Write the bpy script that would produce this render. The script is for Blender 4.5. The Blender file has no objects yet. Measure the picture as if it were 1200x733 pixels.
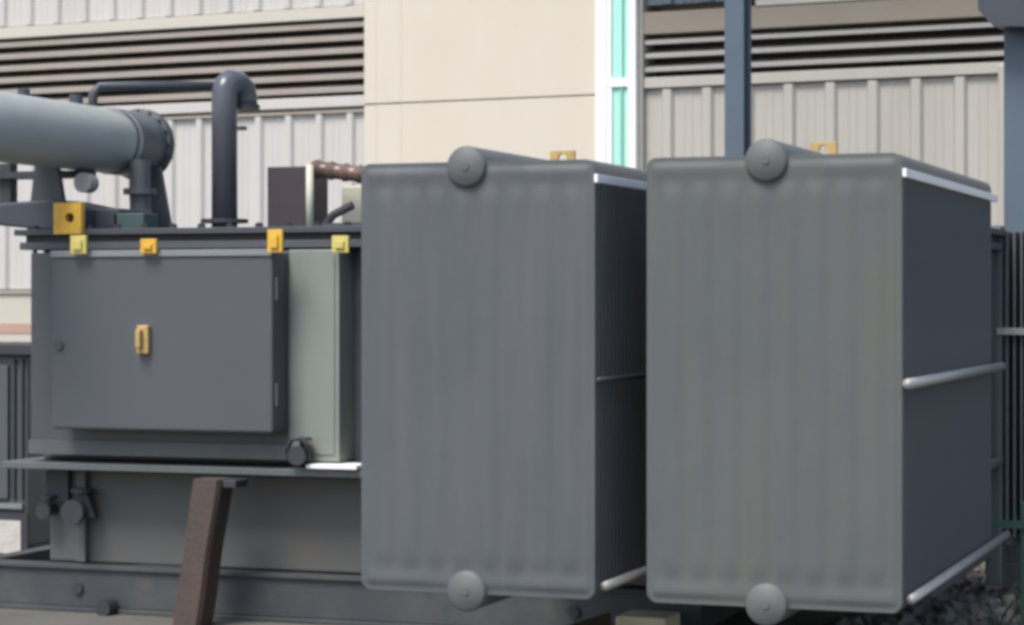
import bpy, bmesh, math, random
from mathutils import Vector, Matrix
random.seed(7)
S = bpy.context.scene
R = math.radians

# ---------------------------------------------------------------- camera
cd = bpy.data.cameras.new('camera'); cam = bpy.data.objects.new('camera', cd)
S.collection.objects.link(cam); S.camera = cam
cam.location = (0, 0, 1.55); cam.rotation_euler = (R(90), 0, R(19.8))
cd.sensor_width = 36; cd.lens = 81.9; cd.shift_y = -14.5 / 1200
cd.clip_start = 0.1; cd.clip_end = 3000
cd.dof.use_dof = True; cd.dof.focus_distance = 10.0; cd.dof.aperture_fstop = 4.0

# ---------------------------------------------------------------- world and sun
SUN_DIR = Vector((-0.14, -0.56, 0.92)).normalized()
elev = math.asin(SUN_DIR.z); rot = math.atan2(SUN_DIR.x, SUN_DIR.y)
W = bpy.data.worlds.new('World'); S.world = W; W.use_nodes = True
nt = W.node_tree; nt.nodes.clear()
wo = nt.nodes.new('ShaderNodeOutputWorld'); bg = nt.nodes.new('ShaderNodeBackground')
sk = nt.nodes.new('ShaderNodeTexSky'); sk.sky_type = 'NISHITA'; sk.sun_disc = False
sk.sun_elevation = elev; sk.sun_rotation = rot
sk.air_density = 1.0; sk.dust_density = 2.5; sk.ozone_density = 1.0
nt.links.new(sk.outputs[0], bg.inputs[0]); bg.inputs[1].default_value = 0.15
nt.links.new(bg.outputs[0], wo.inputs[0])
sl = bpy.data.lights.new('sun', 'SUN'); sun = bpy.data.objects.new('sun', sl)
S.collection.objects.link(sun); sl.energy = 2.2; sl.angle = R(24); sl.color = (1.0, 0.95, 0.885)
sun.rotation_euler = (-SUN_DIR).to_track_quat('-Z', 'Y').to_euler()
S.view_settings.view_transform = 'Standard'; S.view_settings.look = 'None'
S.view_settings.gamma = 1.0; S.view_settings.use_curve_mapping = False
S.view_settings.exposure = 0.62
S.cycles.filter_width = 3.6
S.cycles.max_bounces = 8

# ---------------------------------------------------------------- materials
def mat(name, col, rough=0.6, metal=0.0, var=0.10, scale=3.0, bump=0.0, bscale=60.0,
        dirt=None, dirt_amt=0.0, dirt_scale=2.0, streak=0.0, coat=0.0, spec=0.5):
    m = bpy.data.materials.new(name); m.use_nodes = True
    n = m.node_tree.nodes; l = m.node_tree.links
    b = n['Principled BSDF']; b.inputs['Roughness'].default_value = rough
    b.inputs['Metallic'].default_value = metal
    b.inputs['Specular IOR Level'].default_value = spec
    tc = n.new('ShaderNodeTexCoord')
    no = n.new('ShaderNodeTexNoise'); no.inputs['Scale'].default_value = scale
    no.inputs['Detail'].default_value = 6; no.inputs['Roughness'].default_value = 0.6
    l.new(tc.outputs['Object'], no.inputs['Vector'])
    mx = n.new('ShaderNodeMix'); mx.data_type = 'RGBA'
    lo = [c * (1 - var) for c in col] + [1]; hi = [min(1, c * (1 + var)) for c in col] + [1]
    mx.inputs[6].default_value = lo; mx.inputs[7].default_value = hi
    l.new(no.outputs['Fac'], mx.inputs[0])
    out = mx.outputs[2]
    if dirt and dirt_amt > 0:
        mp = n.new('ShaderNodeMapping'); l.new(tc.outputs['Object'], mp.inputs[0])
        if streak: mp.inputs['Scale'].default_value = (1, 1, 1 / streak)
        n2 = n.new('ShaderNodeTexNoise'); n2.inputs['Scale'].default_value = dirt_scale
        n2.inputs['Detail'].default_value = 8; n2.inputs['Roughness'].default_value = 0.65
        l.new(mp.outputs[0], n2.inputs['Vector'])
        rp = n.new('ShaderNodeValToRGB'); rp.color_ramp.elements[0].position = 0.45
        rp.color_ramp.elements[1].position = 0.72
        rp.color_ramp.elements[1].color = (dirt_amt,) * 3 + (1,)
        l.new(n2.outputs['Fac'], rp.inputs[0])
        m2 = n.new('ShaderNodeMix'); m2.data_type = 'RGBA'
        m2.inputs[7].default_value = (*dirt, 1)
        l.new(rp.outputs[0], m2.inputs[0]); l.new(out, m2.inputs[6]); out = m2.outputs[2]
    l.new(out, b.inputs['Base Color'])
    if bump:
        n3 = n.new('ShaderNodeTexNoise'); n3.inputs['Scale'].default_value = bscale
        n3.inputs['Detail'].default_value = 4
        l.new(tc.outputs['Object'], n3.inputs['Vector'])
        bp = n.new('ShaderNodeBump'); bp.inputs['Strength'].default_value = bump
        bp.inputs['Distance'].default_value = 0.01
        l.new(n3.outputs['Fac'], bp.inputs['Height']); l.new(bp.outputs[0], b.inputs['Normal'])
    return m
M = {}
M['rad'] = mat('radiator_grey', (0.080, 0.091, 0.100), 0.55, var=0.16, scale=2.0, bump=0.08, bscale=25, dirt=(0.108, 0.116, 0.114), dirt_amt=0.7, dirt_scale=8, streak=9)
M['cap'] = mat('header_grey', (0.10, 0.112, 0.114), 0.55, var=0.14, scale=9, dirt=(0.13, 0.135, 0.12), dirt_amt=0.5, dirt_scale=12)
M['rad_green'] = mat('radiator_grey_algae', (0.086, 0.097, 0.098), 0.58, var=0.16, scale=2.4, bump=0.08, bscale=25, dirt=(0.105, 0.114, 0.090), dirt_amt=0.7, dirt_scale=4, streak=4)
M['tank'] = mat('tank_grey', (0.077, 0.085, 0.095), 0.5, var=0.10, scale=1.5, bump=0.06, dirt=(0.092, 0.097, 0.092), dirt_amt=0.4, dirt_scale=2.5)
M['tank_low'] = mat('tank_dusty', (0.105, 0.11, 0.106), 0.65, var=0.12, scale=1.8, bump=0.06, dirt=(0.135, 0.112, 0.098), dirt_amt=0.6, dirt_scale=1.4)
M['pale_green'] = mat('pale_green_grey', (0.21, 0.24, 0.215), 0.5, var=0.06, scale=2, dirt=(0.15, 0.165, 0.14), dirt_amt=0.4, dirt_scale=4, streak=4)  # paler and greener than the tank grey
M['dark'] = mat('dark_steel', (0.035, 0.038, 0.045), 0.55, var=0.2, scale=6)
M['blue_dark'] = mat('dark_blue_steel', (0.045, 0.052, 0.065), 0.5, var=0.15, scale=5)
M['cons'] = mat('conservator_paint', (0.34, 0.365, 0.35), 0.36, var=0.08, scale=3, dirt=(0.24, 0.25, 0.22), dirt_amt=0.4, dirt_scale=5)
M['flange'] = mat('flange_grey', (0.055, 0.062, 0.070), 0.5, var=0.15, scale=6)
M['galv'] = mat('galvanised', (0.31, 0.315, 0.305), 0.45, metal=0.15, var=0.15, scale=12)
M['yellow'] = mat('yellow_paint', (0.72, 0.43, 0.045), 0.5, var=0.15, scale=20, dirt=(0.35, 0.18, 0.03), dirt_amt=0.5, dirt_scale=15)
M['pale_yellow'] = mat('faded_yellow_paint', (0.58, 0.50, 0.15), 0.5, var=0.15, scale=20, dirt=(0.35, 0.25, 0.05), dirt_amt=0.5, dirt_scale=15)
M['ochre'] = mat('faded_ochre', (0.48, 0.33, 0.12), 0.6, var=0.2, scale=20, dirt=(0.25, 0.18, 0.10), dirt_amt=0.6, dirt_scale=18)
M['rust'] = mat('rusty_timber', (0.068, 0.053, 0.045), 0.85, var=0.25, scale=7, bump=0.4, bscale=40, dirt=(0.13, 0.065, 0.05), dirt_amt=0.8, dirt_scale=5, streak=5)
M['brown'] = mat('brown_porcelain', (0.10, 0.062, 0.048), 0.35, var=0.2, scale=8, dirt=(0.30, 0.20, 0.16), dirt_amt=0.4, dirt_scale=6)
M['purple'] = mat('dark_plum_steel', (0.045, 0.035, 0.042), 0.5, var=0.2, scale=5)
M['cream'] = mat('cream_enamel', (0.52, 0.52, 0.42), 0.5, var=0.1, scale=8)
M['white'] = mat('white_paint', (0.84, 0.84, 0.82), 0.5, var=0.03, scale=3)
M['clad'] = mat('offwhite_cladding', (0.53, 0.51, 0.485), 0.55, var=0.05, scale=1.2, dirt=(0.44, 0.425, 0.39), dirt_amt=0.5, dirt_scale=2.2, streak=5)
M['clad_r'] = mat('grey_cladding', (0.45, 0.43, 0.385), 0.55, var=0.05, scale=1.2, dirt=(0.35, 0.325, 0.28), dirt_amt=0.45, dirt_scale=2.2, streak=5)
M['beige'] = mat('beige_panel', (0.61, 0.56, 0.465), 0.7, var=0.04, scale=0.8, dirt=(0.55, 0.48, 0.39), dirt_amt=0.35, dirt_scale=1.2, streak=2, bump=0.05)
M['flash'] = mat('beige_flashing', (0.53, 0.50, 0.43), 0.6, var=0.06, scale=2)
M['slat'] = mat('louvre_slat', (0.34, 0.30, 0.26), 0.6, var=0.10, scale=2, dirt=(0.24, 0.20, 0.16), dirt_amt=0.5, dirt_scale=2)
M['slat_r'] = mat('louvre_slat_grey', (0.36, 0.355, 0.33), 0.6, var=0.08, scale=2)
M['void'] = mat('louvre_backing', (0.065, 0.055, 0.048), 0.9, var=0.1)
M['dado'] = mat('painted_masonry', (0.50, 0.47, 0.40), 0.8, var=0.06, scale=2, bump=0.2, bscale=30)
M['red'] = mat('red_brown_band', (0.42, 0.27, 0.22), 0.8, var=0.1, scale=3)
M['soffit'] = mat('soffit_board', (0.27, 0.235, 0.19), 0.8, var=0.08, scale=1.5, dirt=(0.18, 0.155, 0.125), dirt_amt=0.4, dirt_scale=1)
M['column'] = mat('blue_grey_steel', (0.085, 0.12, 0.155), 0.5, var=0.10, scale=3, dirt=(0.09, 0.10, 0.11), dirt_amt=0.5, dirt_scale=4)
M['concrete'] = mat('concrete', (0.125, 0.12, 0.105), 0.9, var=0.15, scale=1.5, bump=0.3, bscale=40, dirt=(0.07, 0.07, 0.06), dirt_amt=0.7, dirt_scale=1)
M['dirt'] = mat('gravelly_earth', (0.13, 0.115, 0.095), 0.95, var=0.35, scale=4, bump=0.8, bscale=25, dirt=(0.10, 0.11, 0.07), dirt_amt=0.6, dirt_scale=0.9)
M['stone'] = mat('stone', (0.16, 0.15, 0.14), 0.9, var=0.5, scale=7, bump=0.3, bscale=60, dirt=(0.21, 0.20, 0.185), dirt_amt=0.7, dirt_scale=5)
M['timber'] = mat('pale_timber', (0.85, 0.72, 0.52), 0.8, var=0.15, scale=9)
M['green'] = mat('green_fence_paint', (0.035, 0.085, 0.07), 0.5, var=0.2, scale=6)
M['cab'] = mat('cabinet_grey', (0.075, 0.088, 0.10), 0.5, var=0.12, scale=3)
M['plate'] = mat('weathered_plate', (0.55, 0.52, 0.49), 0.5, var=0.12, scale=14, dirt=(0.33, 0.31, 0.29), dirt_amt=0.7, dirt_scale=14, streak=0.25)
gm = bpy.data.materials.new('green_tinted_glass'); gm.use_nodes = True
gb = gm.node_tree.nodes['Principled BSDF']; gb.inputs['Base Color'].default_value = (0.50, 0.90, 0.78, 1)
gb.inputs['Roughness'].default_value = 0.25; gb.inputs['Transmission Weight'].default_value = 0.15
gb.inputs['IOR'].default_value = 1.1
M['glass'] = gm

# ---------------------------------------------------------------- helpers
def link(o): S.collection.objects.link(o); return o
def obj(name, bm, m, parent=None, bevel=0.0, smooth=False, label=None):
    bmesh.ops.recalc_face_normals(bm, faces=bm.faces)
    me = bpy.data.meshes.new(name); bm.to_mesh(me); bm.free()
    me.materials.append(m)
    for p in me.polygons: p.use_smooth = smooth
    o = link(bpy.data.objects.new(name, me))
    if parent:
        o.parent = parent
    if bevel:
        b = o.modifiers.new('bevel', 'BEVEL'); b.width = bevel; b.segments = 2; b.limit_method = 'ANGLE'
        b.angle_limit = R(40)
    if label: o['label'] = label
    return o
def box(bm, x0, x1, y0, y1, z0, z1):
    v = [bm.verts.new(p) for p in ((x0,y0,z0),(x1,y0,z0),(x1,y1,z0),(x0,y1,z0),(x0,y0,z1),(x1,y0,z1),(x1,y1,z1),(x0,y1,z1))]
    for f in ((0,3,2,1),(4,5,6,7),(0,1,5,4),(1,2,6,5),(2,3,7,6),(3,0,4,7)): bm.faces.new([v[i] for i in f])
    return bm
def B(*a): return box(bmesh.new(), *a)
def tube(bm, pts, r, seg=20, radii=None):
    pts = [Vector(p) for p in pts]; rings = []
    up = None
    for i, p in enumerate(pts):
        d = (pts[min(i+1, len(pts)-1)] - pts[max(i-1, 0)]).normalized()
        if up is None:
            up = Vector((0,0,1)) if abs(d.z) < 0.9 else Vector((1,0,0))
        a = d.cross(up).normalized(); b = a.cross(d).normalized(); up = b
        rr = radii[i] if radii else r
        rings.append([bm.verts.new(p + a*math.cos(t)*rr + b*math.sin(t)*rr) for t in (2*math.pi*k/seg for k in range(seg))])
    for i in range(len(rings)-1):
        for k in range(seg):
            bm.faces.new((rings[i][k], rings[i][(k+1)%seg], rings[i+1][(k+1)%seg], rings[i+1][k]))
    bm.faces.new(rings[0]); bm.faces.new(rings[-1][::-1])
    return bm
def T(pts, r, seg=20, radii=None): return tube(bmesh.new(), pts, r, seg, radii)
def prism(bm, poly, axis_pts):
    """poly: list of 3D points; axis_pts: extrusion vector"""
    a = [bm.verts.new(p) for p in poly]; e = Vector(axis_pts)
    b = [bm.verts.new(Vector(p) + e) for p in poly]
    n = len(a); bm.faces.new(a); bm.faces.new(b[::-1])
    for i in range(n): bm.faces.new((a[i], a[(i+1)%n], b[(i+1)%n], b[i]))
    return bm
def thing(name, label, cat, loc=(0,0,0), rotz=0, group=None):
    o = link(bpy.data.objects.new(name, None)); o.location = loc; o.rotation_euler = (0,0,rotz)
    o['label'] = label; o['category'] = cat
    if group: o['group'] = group
    return o
def tag(o, label, cat, group=None):
    o['label'] = label; o['category'] = cat
    if group: o['group'] = group
    return o
def struct(o, label=None):
    o['kind'] = 'structure'
    if label: o['label'] = label
    return o
def smooth_by_angle(o, ang=35):
    me = o.data
    for p in me.polygons: p.use_smooth = True
    bm = bmesh.new(); bm.from_mesh(me)
    for e in bm.edges:
        if len(e.link_faces) == 2 and e.calc_face_angle(0) > R(ang): e.smooth = False
    bm.to_mesh(me); bm.free(); return o

# ---------------------------------------------------------------- ground
bm = bmesh.new()
bmesh.ops.create_grid(bm, x_segments=2, y_segments=2, size=900)
g = struct(obj('ground', bm, M['dirt']), 'brown gravelly earth')
bm = B(-16, -2.35, 2.0, 15.2, -0.05, 0.004)
struct(obj('concrete_apron', bm, M['concrete'], bevel=0.01), 'worn grey concrete apron under the transformer')

# gravel heap of loose stones at right
bm = bmesh.new()
def stone(x, y, z, s):
    mt = Matrix.Translation((x, y, z)) @ Matrix.Rotation(random.uniform(0, 6.28), 4, Vector((random.random(), random.random(), random.random()+.01)).normalized()) @ Matrix.Diagonal((s, s*random.uniform(.6, 1), s*random.uniform(.4, .8), 1))
    r = bmesh.ops.create_icosphere(bm, subdivisions=1, radius=1.0, matrix=mt)
    for v in r['verts']: v.co += Vector((random.uniform(-1,1), random.uniform(-1,1), random.uniform(-1,1))) * s * 0.18
for i in range(5200):
    x = random.uniform(-2.3, 2.2); y = random.uniform(7.6, 13.6)
    s = random.choice((.014, .018, .022, .03, .045)) * random.uniform(.8, 1.3)
    stone(x, y, s*0.25, s)
for i in range(16):
    x = random.uniform(-2.2, 0.5); y = random.uniform(9.8, 12.8); stone(x, y, .03, random.uniform(.05, .08))
st = obj('gravel', bm, M['stone']); st['kind'] = 'stuff'; st['label'] = 'loose grey stones and rubble'

bm = bmesh.new()
for i in range(420):
    cx = random.uniform(-1.6, 1.2); cy = random.choice((random.gauss(11.6, .5), random.uniform(10.8, 14)))
    for k in range(5):
        a = random.uniform(0, 6.28); h = random.uniform(.05, .16); w = .005
        dx, dy = math.cos(a), math.sin(a)
        v = [bm.verts.new(p) for p in ((cx-dy*w, cy+dx*w, 0), (cx+dy*w, cy-dx*w, 0), (cx+dx*h*.3+dy*w*.7, cy+dy*h*.3-dx*w*.7, h*.6), (cx+dx*h*.6, cy+dy*h*.6, h))]
        bm.faces.new((v[0], v[1], v[2])); bm.faces.new((v[0], v[2], v[3]))
gr_ = obj('grass', bm, mat('dull_grass', (.055, .075, .03), .8, var=.3, scale=3)); gr_['kind'] = 'stuff'; gr_['label'] = 'sparse weeds among the rubble by the fence'

# ---------------------------------------------------------------- buildings (rooted on the wall line, turned 6 degrees)
WO = (-5.7585, 15.995, 0); WR = R(-5.99)
def ribbed(k0, k1, z0, z1, pitch=0.27, rib=0.085, dep=0.032, y=0.0, thick=0.02, phase=0.0):
    prof = [(k0, y)]
    k = k0 + phase
    while k + rib + .03 < k1:
        for a, d in ((0, 0), (.02, -dep), (rib-.02, -dep), (rib, 0)):
            if k + a > k0: prof.append((k + a, y + d))
        # two faint stiffening swages in the pan
        for q in (0.36, 0.64):
            c = k + rib + (pitch-rib)*q
            if c + .01 < k1: prof += [(c-.010, y), (c-.004, y-.004), (c+.004, y-.004), (c+.010, y)]
        k += pitch
    prof.append((k1, y))
    bm = bmesh.new()
    lo = [bm.verts.new((a, b, z0)) for a, b in prof]; hi = [bm.verts.new((a, b, z1)) for a, b in prof]
    for i in range(len(prof)-1): bm.faces.new((lo[i], lo[i+1], hi[i+1], hi[i]))
    e = [bm.verts.new(p) for p in ((k0, y+thick, z0), (k1, y+thick, z0), (k1, y+thick, z1), (k0, y+thick, z1))]
    bm.faces.new((e[0], e[3], e[2], e[1]))
    bm.faces.new([e[3]] + hi + [e[2]]); bm.faces.new([e[0], e[1]] + lo[::-1])
    bm.faces.new((lo[0], hi[0], e[3], e[0])); bm.faces.new((lo[-1], e[1], e[2], hi[-1]))
    return bm
def louvre(parent, k0, k1, z0, z1, n, m, lip=0.036):
    fr = bmesh.new()
    box(fr, k0, k1, 0.16, 0.18, z0, z1)
    bk = obj('louvre', fr, M['void'], parent)
    p = (z1 - z0) / n
    bm = bmesh.new()
    for i in range(n):
        z = z0 + i*p + p*0.50
        sec = [(-0.035, z-lip*.5), (-0.035, z+lip*.5), (-0.028, z+lip*.5+.004), (0.14, z+lip*.5+.05), (0.14, z+lip*.5+.045), (-0.020, z+lip*.5-.004), (-0.022, z-lip*.5)]
        prism(bm, [(k0, a, b) for a, b in sec], (k1-k0, 0, 0))
    obj('slat', bm, m, bk)
    bm = bmesh.new(); k = k0 + 1.0
    return bk

bl = thing('warehouse', 'off-white ribbed metal warehouse with brown louvre band and smooth beige end panel', 'building', WO, WR)
core = obj('wall', B(-9, 0.66, 0.20, 8.0, 0, 6.8), M['flash'], bl)
obj('lower_cladding', ribbed(-9, -1.20, 1.64, 2.96, phase=.05), M['clad'], bl)
obj('backing_wall', B(-9, 0.66, 0.03, 0.19, 0.0, 3.02), M['flash'], bl)
obj('upper_cladding', ribbed(-9, -1.20, 3.775, 6.8, phase=.05, y=-.02), M['clad'], bl)
obj('backing_wall', B(-9, 0.66, 0.03, 0.19, 3.72, 6.8), M['flash'], bl)
obj('flashing', B(-9, -1.205, -0.055, 0.02, 3.675, 3.765), M['flash'], bl, bevel=.004)
obj('flashing', B(-9, -1.205, -0.045, 0.02, 3.01, 3.09), M['clad'], bl, bevel=.004)
obj('flashing', B(-9, -1.205, -0.035, 0.0, 2.965, 2.985), M['slat'], bl)
louvre(bl, -9, -1.215, 3.09, 3.672, 6, M['slat'], lip=.036)
obj('dado_wall', B(-9, -1.0, -0.03, 0.03, 0, 1.60), M['dado'], bl)
obj('painted_band', B(-9, -1.0, -0.036, -0.025, 1.28, 1.36), M['red'], bl)
obj('drip_ledge', B(-9, -1.0, -0.05, 0.03, 1.602, 1.632), M['slat'], bl)
# beige end panel: upper and lower sheets meeting at a thin joint, faint vertical folds at its left edge
def folded(k0, k1, z0, z1):
    prof = [(k0, -.065), (k0+.10, -.065), (k0+.11, -.06), (k0+.20, -.06), (k0+.21, -.065), (k0+.31, -.065), (k0+.32, -.06), (k1, -.06)]
    bm = bmesh.new(); prism(bm, [(a, b, z0) for a, b in prof] + [(k1, .02, z0), (k0, .02, z0)], (0, 0, z1-z0)); return bm
obj('end_panel', folded(-1.20, 0.70, 3.022, 6.8), M['beige'], bl, bevel=.003)
obj('end_panel', folded(-1.20, 0.70, 0.0, 3.008), M['beige'], bl, bevel=.003)
obj('joint_strip', B(-1.19, 0.69, -.052, .02, 3.009, 3.021), M['slat'], bl)
bm = bmesh.new(); box(bm, -9, 0.72, -.15, 8.1, 6.8, 6.95); obj('roof', bm, M['clad'], bl)

br = thing('grey_warehouse', 'shaded grey ribbed warehouse with louvre band under an added unseen canopy', 'building', WO, WR)
obj('wall', B(1.09, 11, 0.20, 8.0, 0, 6.8), M['flash'], br)
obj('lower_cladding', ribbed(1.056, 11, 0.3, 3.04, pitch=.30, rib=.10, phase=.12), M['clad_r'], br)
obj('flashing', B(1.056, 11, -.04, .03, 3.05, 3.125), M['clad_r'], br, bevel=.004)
obj('backing_wall', B(1.056, 11, 0.03, 0.19, 0, 3.10), M['flash'], br)
louvre(br, 1.06, 11, 3.13, 3.42, 3, M['slat_r'], lip=0.024)
obj('lintel_board', B(1.056, 11, -.05, 0.19, 3.43, 3.585), M['soffit'], br, bevel=.004)
obj('flashing', B(1.9, 11, -.06, 0.19, 3.587, 3.63), M['clad_r'], br)
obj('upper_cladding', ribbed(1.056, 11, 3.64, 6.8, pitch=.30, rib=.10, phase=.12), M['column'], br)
cn = obj('shade_canopy', B(1.056, 11, -0.9, -0.04, 5.15, 5.3), M['soffit'], br)  # overhang added above the view to shade the wall below
obj('added_fascia', B(1.05, 11, -0.95, -0.902, 5.05, 5.45), M['blue_dark'], cn)  # front edge of the added overhang
obj('roof', B(1.056, 11, -.1, 8.1, 6.8, 6.95), M['clad'], br)
obj('corner_trim', B(1.03, 1.055, -.06, .19, 0, 6.8), M['slat_r'], br)

MINT = mat('sea_green_strip', (.20, .50, .40), .4)
# glazed screen filling the slot between the buildings
gs = thing('glazed_screen', 'tall white framed screen with mint green glass in the slot between the two buildings', 'glass screen', (WO[0]-.0105, WO[1]-.0995, 0), WR)
fr = bmesh.new()
for a, b in ((0.715, 0.80), (0.965, 1.028)): box(fr, a, b, -.02, .05, 0, 6.6)
box(fr, .80, .965, -.015, .045, 3.06, 3.12); box(fr, .80, .965, -.015, .045, 0.0, 0.1); box(fr, .80, .965, -.015, .045, 6.5, 6.6)
box(fr, .80, .84, -.012, .04, .1, 3.06); box(fr, .80, .835, -.012, .04, 3.12, 6.5)
obj('frame', fr, M['white'], gs, bevel=.004)
obj('pane', B(.842, .963, .008, .018, .1, 3.058), M['glass'], gs)
obj('pane', B(.837, .963, .008, .018, 3.122, 6.5), M['glass'], gs)
obj('mullion', B(.905, .922, -.01, .007, .1, 3.058), MINT, gs)
obj('mullion', B(.915, .925, -.01, .007, 3.122, 6.5), MINT, gs)

# pale downpipe against the right-hand wall
dp = tag(obj('downpipe', B(3.61, 3.71, -.14, -.05, 0, 3.10), M['clad_r'], None, bevel=.015), 'pale square downpipe on the shaded wall beside the right-hand column', 'downpipe')
dp.location = WO; dp.rotation_euler = (0, 0, WR)

# ---------------------------------------------------------------- steel columns (H sections)
def h_column(label, x, y, w, d, top):
    t = thing('steel_column', label, 'column', (x, y, 0), WR, 'blue-grey steel columns before the canopy')
    bm = bmesh.new()
    box(bm, -w/2, w/2, -d/2, -d/2+.014, 0.02, top); box(bm, -w/2, w/2, d/2-.014, d/2, 0.02, top)
    box(bm, -.006, .006, -d/2+.014, d/2-.014, 0.02, top)
    obj('shaft', bm, M['column'], t, bevel=.002)
    obj('base_plate', B(-w*.8, w*.8, -d*.8, d*.8, 0, .02), M['column'], t)
    return t
h_column('slim blue-grey steel column rising behind the right radiator bank', -3.545, 13.95, .125, .14, 5.2)
c2 = h_column('thick blue-grey steel column at the right edge with a dark bracket', -1.665, 13.0, .22, .22, 5.2)
bm = bmesh.new(); prism(bm, [(-.20, 0, 3.12), (-.12, 0, 3.03), (.3, 0, 3.0), (.3, 0, 3.3), (-.20, 0, 3.3)], (0, .2, 0))
obj('bracket', bm, M['blue_dark'], c2).location = (0, -.315, 0)

# ---------------------------------------------------------------- transformer
tr = thing('transformer', 'large grey oil-filled transformer with two finned radiator banks and a round conservator', 'transformer', (-4.2, 10.9, 0))
def P(name, bm, m, parent=tr, **k):
    """part modelled in world coordinates, parented to the transformer or one of its parts"""
    o = obj(name, bm, m, None, **k)
    for v in o.data.vertices: v.co -= tr.location
    o.parent = parent
    return o
bpy.context.view_layer.update()
# base frame: channel beams
bm = bmesh.new()
for y0, s in ((10.15, 1), (11.95, -1)):
    y1 = y0 + .012*s
    box(bm, -6.85, -2.75, min(y0, y1), max(y0, y1), 0.03, 0.215)
    box(bm, -6.85, -2.75, min(y0-.02*s, y0+.09*s), max(y0-.02*s, y0+.09*s), 0.216, 0.236)
    box(bm, -6.85, -2.75, min(y0-.02*s, y0+.09*s), max(y0-.02*s, y0+.09*s), 0.006, 0.028)
for x in (-6.7, -5.3, -4.1, -2.9): box(bm, x, x+.1, 10.17, 11.93, .03, .21)
bf = P('base_frame', bm, mat('base_frame_grey', (0.050, 0.058, 0.064), 0.6, var=.25, scale=3, dirt=(.11, .105, .085), dirt_amt=.6, dirt_scale=3, bump=.1), bevel=.003)
P('lashing_hole', T([(-5.94, 10.135, .12), (-5.94, 10.149, .12)], .028), M['dark'], bf)
P('lashing_hole', T([(-3.35, 10.135, .12), (-3.35, 10.149, .12)], .028), M['dark'], bf)
P('wheel', T([(-5.75, 10.05, .04), (-5.75, 10.13, .04)], .045, radii=[.040, .045]), M['dark'], bf)
# lower and upper tank
P('lower_tank', B(-6.16, -1.72, 10.24, 12.0, .24, .70), M['tank_low'], bevel=.01)
for x in (-5.98, -3.30): P('stiffener', B(x, x+.05, 10.195, 10.238, .245, .70), M['tank_low'], bevel=.004)
P('tank_rim', B(-6.29, -1.66, 10.00, 12.1, .718, .752), mat('rim_grey', (.11, .125, .125), .5, var=.15, scale=6), bevel=.004)
P('upper_tank', B(-6.20, -1.70, 10.24, 12.0, .753, 1.80), M['tank'], bevel=.01)
P('top_rim', B(-6.26, -1.66, 10.12, 12.1, 1.801, 1.838), M['tank'], bevel=.003)
cv = P('cover', B(-6.28, -1.64, 10.10, 12.1, 1.872, 1.902), M['flange'], bevel=.003)
P('gasket', B(-6.24, -1.68, 10.15, 12.0, 1.839, 1.871), M['dark'])
x = -6.2
while x < -3.4:
    bm = T([(x, 10.17, 1.80-.03), (x, 10.17, 1.925)], .011, 6)
    tube(bm, [(x, 10.17, 1.903), (x, 10.17, 1.921)], .019, 6)
    P('bolt', bm, M['dark'], cv); x += .155
bx = -6.2
# recess plate at lower left (dark cable pocket)
P('cable_pocket', B(-6.155, -6.03, 10.20, 10.238, .54, .70), M['dark'])
# cable box: deep body, proud door, small pale ledge
cb = P('cable_box', B(-6.165, -4.757, 10.07, 10.239, .79, 1.785), M['tank'], bevel=.006)
dr = P('door', B(-5.945, -4.758, 9.90, 10.068, .925, 1.778), M['tank'], cb, bevel=.012)
fr = bmesh.new()
box(fr, -5.945, -4.758, 9.890, 9.899, 1.758, 1.790)
P('door_lip', fr, mat('worn_edge_grey', (.20, .22, .23), .5), dr, bevel=.003)
hd = bmesh.new(); box(hd, -5.462, -5.40, 9.868, 9.899, 1.293, 1.43); box(hd, -5.452, -5.425, 9.835, 9.867, 1.32, 1.41)
P('handle', hd, M['ochre'], dr, bevel=.006, label='faded yellow handle')
P('door_lock', T([(-5.90, 9.888, 1.33), (-5.90, 9.899, 1.33)], .022, 16), M['flange'], dr)
P('hinge', T([(-4.752, 9.93, 1.55), (-4.752, 9.93, 1.66)], .010, 10), M['tank'], dr)
P('hinge', T([(-4.752, 9.93, 1.05), (-4.752, 9.93, 1.16)], .010, 10), M['tank'], dr)
P('cabinet_base', B(-6.165, -4.757, 10.05, 10.069, .79, .86), M['cap'], cb)
P('side_compartment', B(-4.756, -4.492, 10.07, 10.239, .785, 1.79), M['pale_green'], bevel=.006, label='pale green-grey compartment')
sd = bmesh.new()
box(sd, -4.735, -4.515, 10.064, 10.069, .82, 1.76)
P('cover_plate', sd, M['pale_green'])
P('ledge', B(-4.62, -4.36, 9.97, 10.16, .758, .778), M['white'], bevel=.003, label='pale ledge, whitened for the sun on it')  # white stands in for sun catching the pale plate
P('pipe_clip', B(-4.40, -4.37, 10.13, 10.20, .90, 1.02), M['galv'])
# yellow clamps along the cover rim
for x0, x1, z0, z1, y, m in ((-5.812, -5.725, 1.772, 1.862, 9.85, 'pale_yellow'), (-5.436, -5.352, 1.772, 1.842, 9.86, 'yellow'), (-4.762, -4.685, 1.772, 1.88, 9.85, 'yellow'), (-4.500, -4.415, 1.772, 1.852, 10.0, 'pale_yellow')):
    bm = bmesh.new(); box(bm, x0, x1, y, y+.02, z0, z1); box(bm, x0+.02, x1-.02, y-.012, y-.001, z0+.02, z1-.025)
    P('clamp', bm, M[m], cv, bevel=.003)
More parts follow.
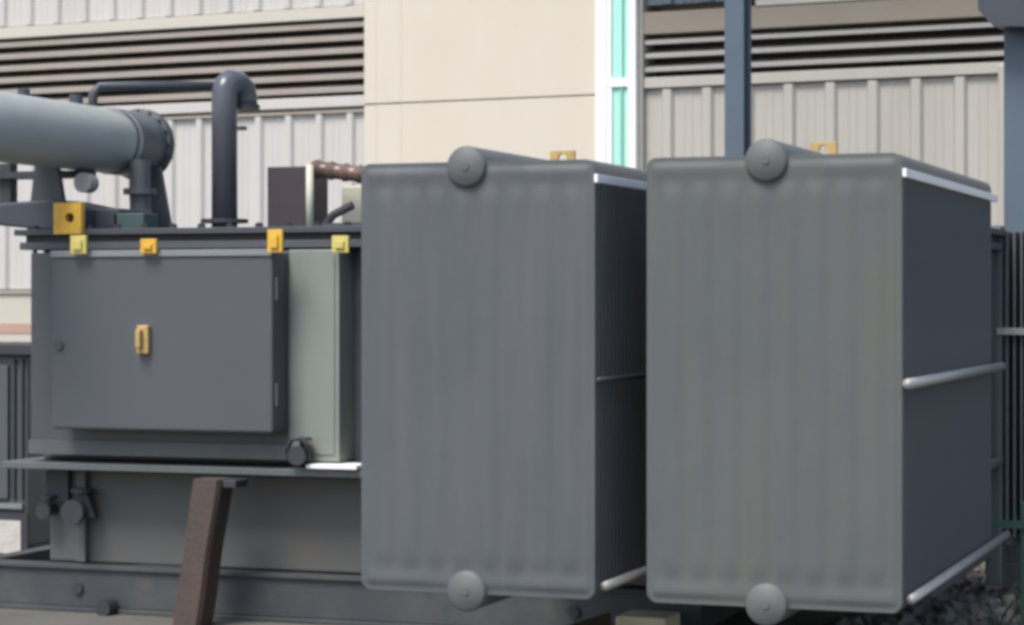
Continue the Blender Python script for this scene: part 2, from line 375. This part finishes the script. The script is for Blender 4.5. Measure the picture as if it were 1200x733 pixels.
# big yellow lifting plate with its hole
def holed(x0, x1, z0, z1, y0, y1, cx, cz, r, n=24):
    bm = bmesh.new(); o = []; i_ = []
    for k in range(n):
        a = 2*math.pi*k/n + math.pi/4; c_, s_ = math.cos(a), math.sin(a); q = 1/max(abs(c_), abs(s_))
        o.append((((x0+x1)/2 + c_*q*(x1-x0)/2), (z0+z1)/2 + s_*q*(z1-z0)/2)); i_.append((cx+c_*r, cz+s_*r))
    V = [[bm.verts.new((p[0], y, p[1])) for p in l] for y in (y0, y1) for l in (o, i_)]
    for k in range(n):
        j = (k+1) % n
        bm.faces.new((V[0][k], V[0][j], V[1][j], V[1][k])); bm.faces.new((V[2][k], V[3][k], V[3][j], V[2][j]))
        bm.faces.new((V[0][k], V[2][k], V[2][j], V[0][j])); bm.faces.new((V[1][k], V[1][j], V[3][j], V[3][k]))
    return bm
lp = P('lifting_lug', holed(-6.03, -5.875, 1.875, 2.03, 10.06, 10.099, -5.94, 1.955, .024), M['yellow'], cv, bevel=.003, label='large bright yellow lifting lug')
P('lug_gusset', B(-5.97, -5.93, 10.101, 10.3, 1.903, 2.0), M['dark'], lp)
# tapered dark outlet housing at the left end of the cover
bm = bmesh.new()
prism(bm, [(-6.75, 10.3, 1.955), (-6.75, 10.3, 2.0), (-6.50, 10.3, 2.045), (-6.18, 10.3, 2.06), (-5.98, 10.3, 2.02), (-5.80, 10.3, 2.01), (-5.80, 10.3, 1.905), (-6.22, 10.3, 1.905)], (0, .35, 0))
P('outlet_housing', bm, M['blue_dark'], bevel=.012)
P('junction_box', B(-5.83, -5.66, 10.30, 10.45, 1.905, 1.985), mat('teal_grey', (.05, .085, .09), .5, var=.2, scale=9), bevel=.006)
# conservator
CX, CZ = -6.13, 2.385
def ring(pts_y, radii, seg=48): return T([(CX, y, CZ) for y in pts_y], 0, seg, radii)
cs = P('conservator', ring([9.02, 9.04, 9.08, 11.10], [.10, .15, .170, .170]), M['cons'])
smooth_by_angle(cs, 50)
for y in (11.10, 9.06):
    fl = P('end_flange', ring([y, y+.004, y+.045, y+.049], [.190, .194, .194, .190]), M['flange'], cs); smooth_by_angle(fl, 50)
    for k in range(16):
        a = 2*math.pi*k/16
        P('bolt', T([(CX+math.cos(a)*.182, y-.012, CZ+math.sin(a)*.182), (CX+math.cos(a)*.182, y+.061, CZ+math.sin(a)*.182)], .008, 6), M['dark'], cs)
smooth_by_angle(P('end_cap', ring([11.15, 11.17, 11.20, 11.215], [.185, .17, .11, .02]), M['cons'], cs), 60)
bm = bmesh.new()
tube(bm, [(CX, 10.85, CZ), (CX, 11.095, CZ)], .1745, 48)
smooth_by_angle(P('end_band', bm, mat('band_blue_grey', (.085, .105, .125), .4, var=.2, scale=8), cs), 50)  # blue-grey band around the far end, darker than the barrel
smooth_by_angle(P('weld_band', ring([10.78, 10.784, 10.80, 10.804], [.170, .175, .175, .170]), M['flange'], cs), 50)
for xx, y in ((-6.24, 10.32), (-6.02, 11.0)):
    bm = bmesh.new()
    prism(bm, [(xx-.10, y, 1.905), (xx+.14, y, 1.905), (xx+.07, y, 2.26), (xx-.05, y, 2.26)], (0, .03, 0))
    P('support', bm, M['blue_dark'], cs)
P('support', B(-6.62, -6.55, 10.5, 10.57, 1.95, 2.26), M['dark'], cs)
P('support', B(-6.66, -6.1, 10.46, 10.6, 2.18, 2.215), M['dark'], cs)
pl = T([(-5.93, 10.75, 2.28), (-5.93, 10.75, 2.12), (-5.92, 10.75, 1.905)], .055, 20); P('drain_pipe', pl, M['tank'], cs)
P('pipe_flange', T([(-5.93, 10.75, 2.10), (-5.93, 10.75, 2.13)], .085, 20), M['tank'], cs)
P('oil_gauge', T([(-5.99, 10.35, 2.14), (-5.99, 10.27, 2.14)], .05, 20), M['galv'], cs)
P('filler_cap', T([(CX, 10.45, 2.55), (CX, 10.45, 2.60)], .035, 16), M['flange'], cs)
P('filler_cap', T([(CX, 9.95, 2.55), (CX, 9.95, 2.585)], .03, 16), M['flange'], cs)
# equalising pipe from conservator to vent pipe
P('equalising_pipe', T([(CX, 10.62, 2.52), (CX, 10.62, 2.62), (CX+.03, 10.63, 2.655), (-5.95, 10.75, 2.665), (-5.62, 11.0, 2.675)], .025, 14), M['flange'], smooth=True)
# vent pipe with gooseneck
VX, VY = -5.565, 11.0
vp = P('vent_pipe', T([(VX, VY, 1.905), (VX, VY, 2.60), (VX, VY, 2.65), (VX+.004, VY+.01, 2.675), (VX+.012, VY+.035, 2.695), (VX+.03, VY+.09, 2.695), (VX+.042, VY+.13, 2.67), (VX+.046, VY+.145, 2.62), (VX+.046, VY+.145, 2.58)], .068, 28), mat('vent_pipe_paint', (.085, .092, .112), .25, var=.1, scale=4), smooth=True)
P('pipe_flange', T([(VX, VY, 1.955), (VX, VY, 1.975)], .125, 24), M['dark'], vp)
P('pipe_flange', T([(VX+.046, VY+.145, 2.56), (VX+.046, VY+.145, 2.585)], .080, 24), M['dark'], vp)
P('bracket', B(VX+.07, VY and VX+.12, VY-.02, VY+.02, 2.44, 2.46), M['dark'], vp)
# terminal box, post and bushing on the cover
P('terminal_box', B(-5.318, -5.095, 11.0, 11.28, 1.903, 2.245), M['purple'], bevel=.006, label='dark plum terminal box')
P('earthing_post', T([(-5.065, 10.98, 1.903), (-5.065, 10.98, 2.25)], .020, 12), M['cream'], smooth=True)
pts, rr = [], []
for k in range(21):
    pts.append((-5.075 + .026*k, 11.04 + .002*k, 2.235 - .0035*k)); rr.append(.050 if k % 3 == 1 else .041)
bs = P('bushing', T(pts, 0, 20, rr), M['brown'])
P('bushing_cap', T([(-5.10, 11.04, 2.24), (-5.04, 11.04, 2.232)], .030, 16), mat('faded_pink_cap', (.42, .31, .26), .6), bs)
P('tap_changer', B(-4.985, -4.70, 11.20, 11.4, 1.95, 2.15), M['cream'], bevel=.01, label='cream tap changer housing')
bm = T([(-5.02, 11.02, 1.91), (-4.95, 11.02, 1.99), (-4.84, 11.02, 2.04)], .022, 10); P('lever', bm, M['dark'])
P('flange_plate', B(-4.95, -4.6, 10.9, 11.1, 1.903, 1.945), M['flange'])
# valves on the lower tank and by the compartment
def valve(x, y, z, s):
    bm = T([(x, y, z), (x, y-.10*s, z)], .030*s, 14)
    tube(bm, [(x, y-.05*s, z), (x, y-.05*s, z+.07*s)], .016*s, 10)
    tube(bm, [(x, y-.105*s, z), (x, y-.125*s, z)], .046*s, 14)
    v = P('valve', bm, M['dark'])
    b2 = bmesh.new()
    bmesh.ops.create_cone(b2, cap_ends=True, segments=14, radius1=.045*s, radius2=.040*s, depth=.014*s, matrix=Matrix.Translation((x, y-.05*s, z+.075*s)))
    P('hand_wheel', b2, M['dark'], v)
valve(-6.13, 10.235, .50, .9); valve(-5.93, 10.235, .505, 1.35)
b3 = bmesh.new(); prism(b3, [(-6.0, 10.15, .47), (-5.85, 10.15, .47), (-5.90, 10.15, .60), (-5.94, 10.15, .61)], (0, .05, 0)); P('valve_cover', b3, M['dark'], bevel=.006)
valve(-4.65, 10.055, .82, 1.0)
P('hose', T([(-4.69, 9.97, .79), (-4.71, 9.95, .84), (-4.68, 9.94, .895), (-4.63, 9.94, .905), (-4.60, 9.96, .86), (-4.61, 9.97, .80)], .012, 10), M['dark'], smooth=True)

# radiators
W2, H2, RC = .4595, .795, .036
def fin_mesh():
    nx, nz = 96, 64
    bm = bmesh.new()
    zs = [-H2 + 2*H2*(0.5-0.5*math.cos(math.pi*j/nz)) for j in range(nz+1)]
    xs = [-1 + 2*i/nx for i in range(nx+1)]
    def sst(a, b, v): t = max(0, min(1, (v-a)/(b-a))); return t*t*(3-2*t)
    def field(x, z):
        ez = H2 - abs(z); ex = W2 - abs(x)
        inside = sst(.018, .034, ex) * sst(.018, .034, ez)
        fl = (0.5 + 0.5*math.cos(2*math.pi*(x/.1035 + .5)))**0.7
        body = sst(.07, .15, ez); chan = 1 - sst(.05, .09, ez)
        lobes = fl * body
        hb = chan * (0.55 + .45*sst(.05, .12, abs(abs(x) - .10)))
        return .0025 + inside * (.003 + .0072 * max(lobes, .55*hb))
    rows = {}
    for side in (-1, 1):
        for j, z in enumerate(zs):
            dz = RC - (H2 - abs(z)); w = W2
            if dz > 0: w = W2 - (RC - math.sqrt(max(0, RC*RC - dz*dz)))
            for i, u in enumerate(xs):
                x = u * w; rows[side, i, j] = bm.verts.new((x, side*field(x, z), z))
    for side in (-1, 1):
        for j in range(nz):
            for i in range(nx):
                q = [rows[side, i, j], rows[side, i+1, j], rows[side, i+1, j+1], rows[side, i, j+1]]
                bm.faces.new(q if side < 0 else q[::-1])
    for j in range(nz):
        for i, s in ((0, 1), (nx, -1)):
            q = [rows[-1, i, j], rows[-1, i, j+1], rows[1, i, j+1], rows[1, i, j]]; bm.faces.new(q[::s])
    for i in range(nx):
        for j, s in ((0, 1), (nz, -1)):
            q = [rows[-1, i, j], rows[1, i, j], rows[1, i+1, j], rows[-1, i+1, j]]; bm.faces.new(q[::s])
    me = bpy.data.meshes.new('fin_panel'); bm.to_mesh(me); bm.free(); me.materials.append(M['rad'])
    for p in me.polygons: p.use_smooth = True
    return me
FIN = fin_mesh()
def radiator(cx, hx, zc, mid, label):
    r = link(bpy.data.objects.new('radiator', None)); r.parent = tr
    r.location = Vector((cx, 8.0, zc)) - tr.location; r['label'] = label
    def Q(name, bm, m, **k):
        o = obj(name, bm, m, r, **k); return o
    face = FIN
    if mid:
        face = FIN.copy(); face.materials.clear(); face.materials.append(M['rad_green'])
    for k in range(47):
        f = link(bpy.data.objects.new('fin_panel', face if k == 0 else FIN)); f.parent = r; f.location = (0, .012 + k*.0455, 0)
    for z in (H2 - .018, -H2 + .012):
        e = 2.22 if z < 0 else 2.50
        h = Q('header_pipe', T([(hx, -.016, z), (hx, -.008, z), (hx, e, z)], 0, 36, [.068, .075, .075]), M['cap']); smooth_by_angle(h, 50)
        Q('end_plug', T([(hx, -.021, z), (hx, -.0165, z)], .014, 8), M['cap'])
    Q('riser_pipe', T([(hx, 2.43, H2-.09), (hx, 2.43, 1.89-zc)], .07, 24), M['rad'], smooth=True)
    sx = W2 + .012
    Q('brace_bar', B(sx-.008, sx+.006, -.02, 2.18, H2-.086, H2-.056), M['white'], bevel=.002, label='pale galvanised brace bar')
    if mid:
        Q('brace_bar', T([(sx+.01, -.02, -.002), (sx+.01, 2.27, -.002)], .0185, 14), M['galv'], smooth=True, label='pale galvanised brace bar')
    else:
        Q('brace_bar', T([(sx+.005, -.01, -.002), (sx+.005, 2.20, -.002)], .010, 12), M['dark'], smooth=True)
    Q('brace_bar', T([(sx+.01, .05, -H2+.045), (sx+.01, 2.43, -H2+.045)], .017, 14), M['galv'], smooth=True, label='pale galvanised brace bar')
    for y, z in ((1.1, -H2+.045),):
        Q('brace_nut', T([(sx-.004, y, z), (sx+.024, y, z)], .016, 6), M['dark'])
    return r
r1 = radiator(-3.0235, -.033, 1.264, False, 'left finned radiator bank')
r2 = radiator(-1.912, -.018, 1.264, True, 'right finned radiator bank with a pale middle brace')
for r, y, x, m in ((r1, 1.0, .0, 'ochre'), (r2, .85, .0, 'ochre')):
    bm = holed(x-.052, x+.052, H2+.03, H2+.10, y, y+.02, x, H2+.070, .018)
    obj('lifting_lug', bm, M[m], r, bevel=.002)

# ---------------------------------------------------------------- second transformer at the right edge
t2 = thing('transformer', 'dark transformer cropped by the right edge of the photo behind the braced radiator', 'transformer', (-.55, 12.0, 0))
def Q2(name, bm, m, parent=t2, **k): return obj(name, bm, m, parent, **k)
Q2('base_frame', B(-1.12, 2.2, .05, 1.2, .10, .30), M['dark'])
sb = bmesh.new()
for x in (-.9, 1.9): box(sb, x, x+.2, .1, 1.1, 0, .098)
Q2('support_block', sb, M['concrete'])
Q2('tank', B(-1.12, 2.2, .35, 1.2, .301, 1.80), M['rad'], bevel=.01)
Q2('cover', B(-1.0, 2.25, .30, 1.25, 1.801, 1.84), M['flange'], bevel=.004)
rd = Q2('radiator', T([(-1.02, .18, 1.93), (1.2, .18, 1.93)], .06, 20), M['flange'])
for k in range(50): Q2('fin_panel', B(-1.10+k*.036, -1.085+k*.036, -.02, .34, .34, 1.90), M['rad'], rd, bevel=.006)
Q2('corner_post', B(-1.20, -1.115, -.04, .10, .10, 1.93), M['rad'], rd, bevel=.01)
Q2('brace_bar', B(-1.14, 1.2, -.052, -.041, 1.375, 1.41), M['galv'], rd, label='pale galvanised brace bar')

# ---------------------------------------------------------------- small things
cb2 = thing('control_cabinet', 'dark grey control cabinet with black lid at the far left behind the transformer', 'cabinet', (-7.85, 12.1, 0))
obj('body', B(-.5, .42, 0, .5, .08, 1.22), M['cab'], cb2, bevel=.01)
obj('lid', B(-.55, .50, -.05, .55, 1.221, 1.29), M['dark'], cb2, bevel=.008)
dd = obj('door', B(-.46, .30, -.025, -.001, .36, 1.16), M['cab'], cb2, bevel=.006)
obj('plinth', B(-.5, .42, .03, .47, 0, .079), M['concrete'], cb2)
bm = bmesh.new(); box(bm, .325, .345, -.02, -.001, .36, 1.2); box(bm, .385, .40, -.02, -.001, .36, 1.2); obj('hinge_rail', bm, M['dark'], cb2)
obj('sill', B(-.5, .40, -.03, -.001, .305, .335), M['pale_green'], cb2)
bb = thing('rating_board', 'weathered whitish rating plate on a black backing board beside the tank at lower left', 'plate', (-7.62, 11.98, 0))
obj('backing', B(-.4, .262, 0, .02, 0.0, .285), M['dark'], bb)
obj('plate', B(-.4, .222, -.008, -.001, .05, .245), M['plate'], bb)
obj('foot', B(-.3, .2, .021, .09, 0, .03), M['dark'], bb)

pr = thing('timber_prop', 'rust-brown post leaning under the tank rim left of the radiators', 'post')
bm = bmesh.new(); n = 10
for j in range(n+1):
    t = j/n; cx = -5.165 + (.10)*t; z = .706*t; w = .072 + .003*math.sin(j*.9); y = 9.86 + .03*t
    rw = [bm.verts.new((cx+a*w, y+b*.075, z)) for a, b in ((-1,-.7),(-.8,-1),(.8,-1),(1,-.7),(1,1),(-1,1))]
    if j:
        for k in range(6): bm.faces.new((prev[k], prev[(k+1)%6], rw[(k+1)%6], rw[k]))
    else: bm.faces.new(rw[::-1])
    prev = rw
bm.faces.new(prev)
obj('shaft', bm, M['rust'], pr)
obj('head_bracket', B(-4.99, -4.92, 9.84, 9.97, .668, .704), M['dark'], pr, bevel=.004)

bm = B(-.115, .115, -.12, .12, 0, .155)
o = tag(obj('timber_block', bm, M['timber'], bevel=.008), 'pale timber block on the ground between the two radiator banks', 'timber block'); o.location = (-2.93, 9.92, 0.005)
bm = bmesh.new(); prism(bm, [(0,0,0), (.07,0,0), (.07,0,.01), (.01,0,.01), (.01,0,.07), (0,0,.07)], (0, .34, .03))
o = tag(obj('angle_iron', bm, M['rust']), 'short rusty angle iron beside the pale timber block', 'scrap iron'); o.location = (-3.18, 9.45, .08); o.rotation_euler = (0, 0, R(-20))

# green mesh fence
fn = thing('mesh_fence', 'low dark green wire mesh fence at the lower right corner', 'fence', (-1.40, 10.9, 0))
for x in (0.0, 1.3):
    obj('post', B(x-.03, x+.03, -.02, .02, 0, .62), M['green'], fn, bevel=.003)
obj('rail', B(-.16, 1.5, -.035, -.021, .50, .535), M['green'], fn); 
bm = bmesh.new()
for k in range(33): box(bm, -.15+k*.05, -.147+k*.05, -.003, 0, .05, .56)
for k in range(6): box(bm, -.15, 1.47, -.0065, -.0035, .06+k*.09, .063+k*.09)
obj('mesh', bm, M['green'], fn)
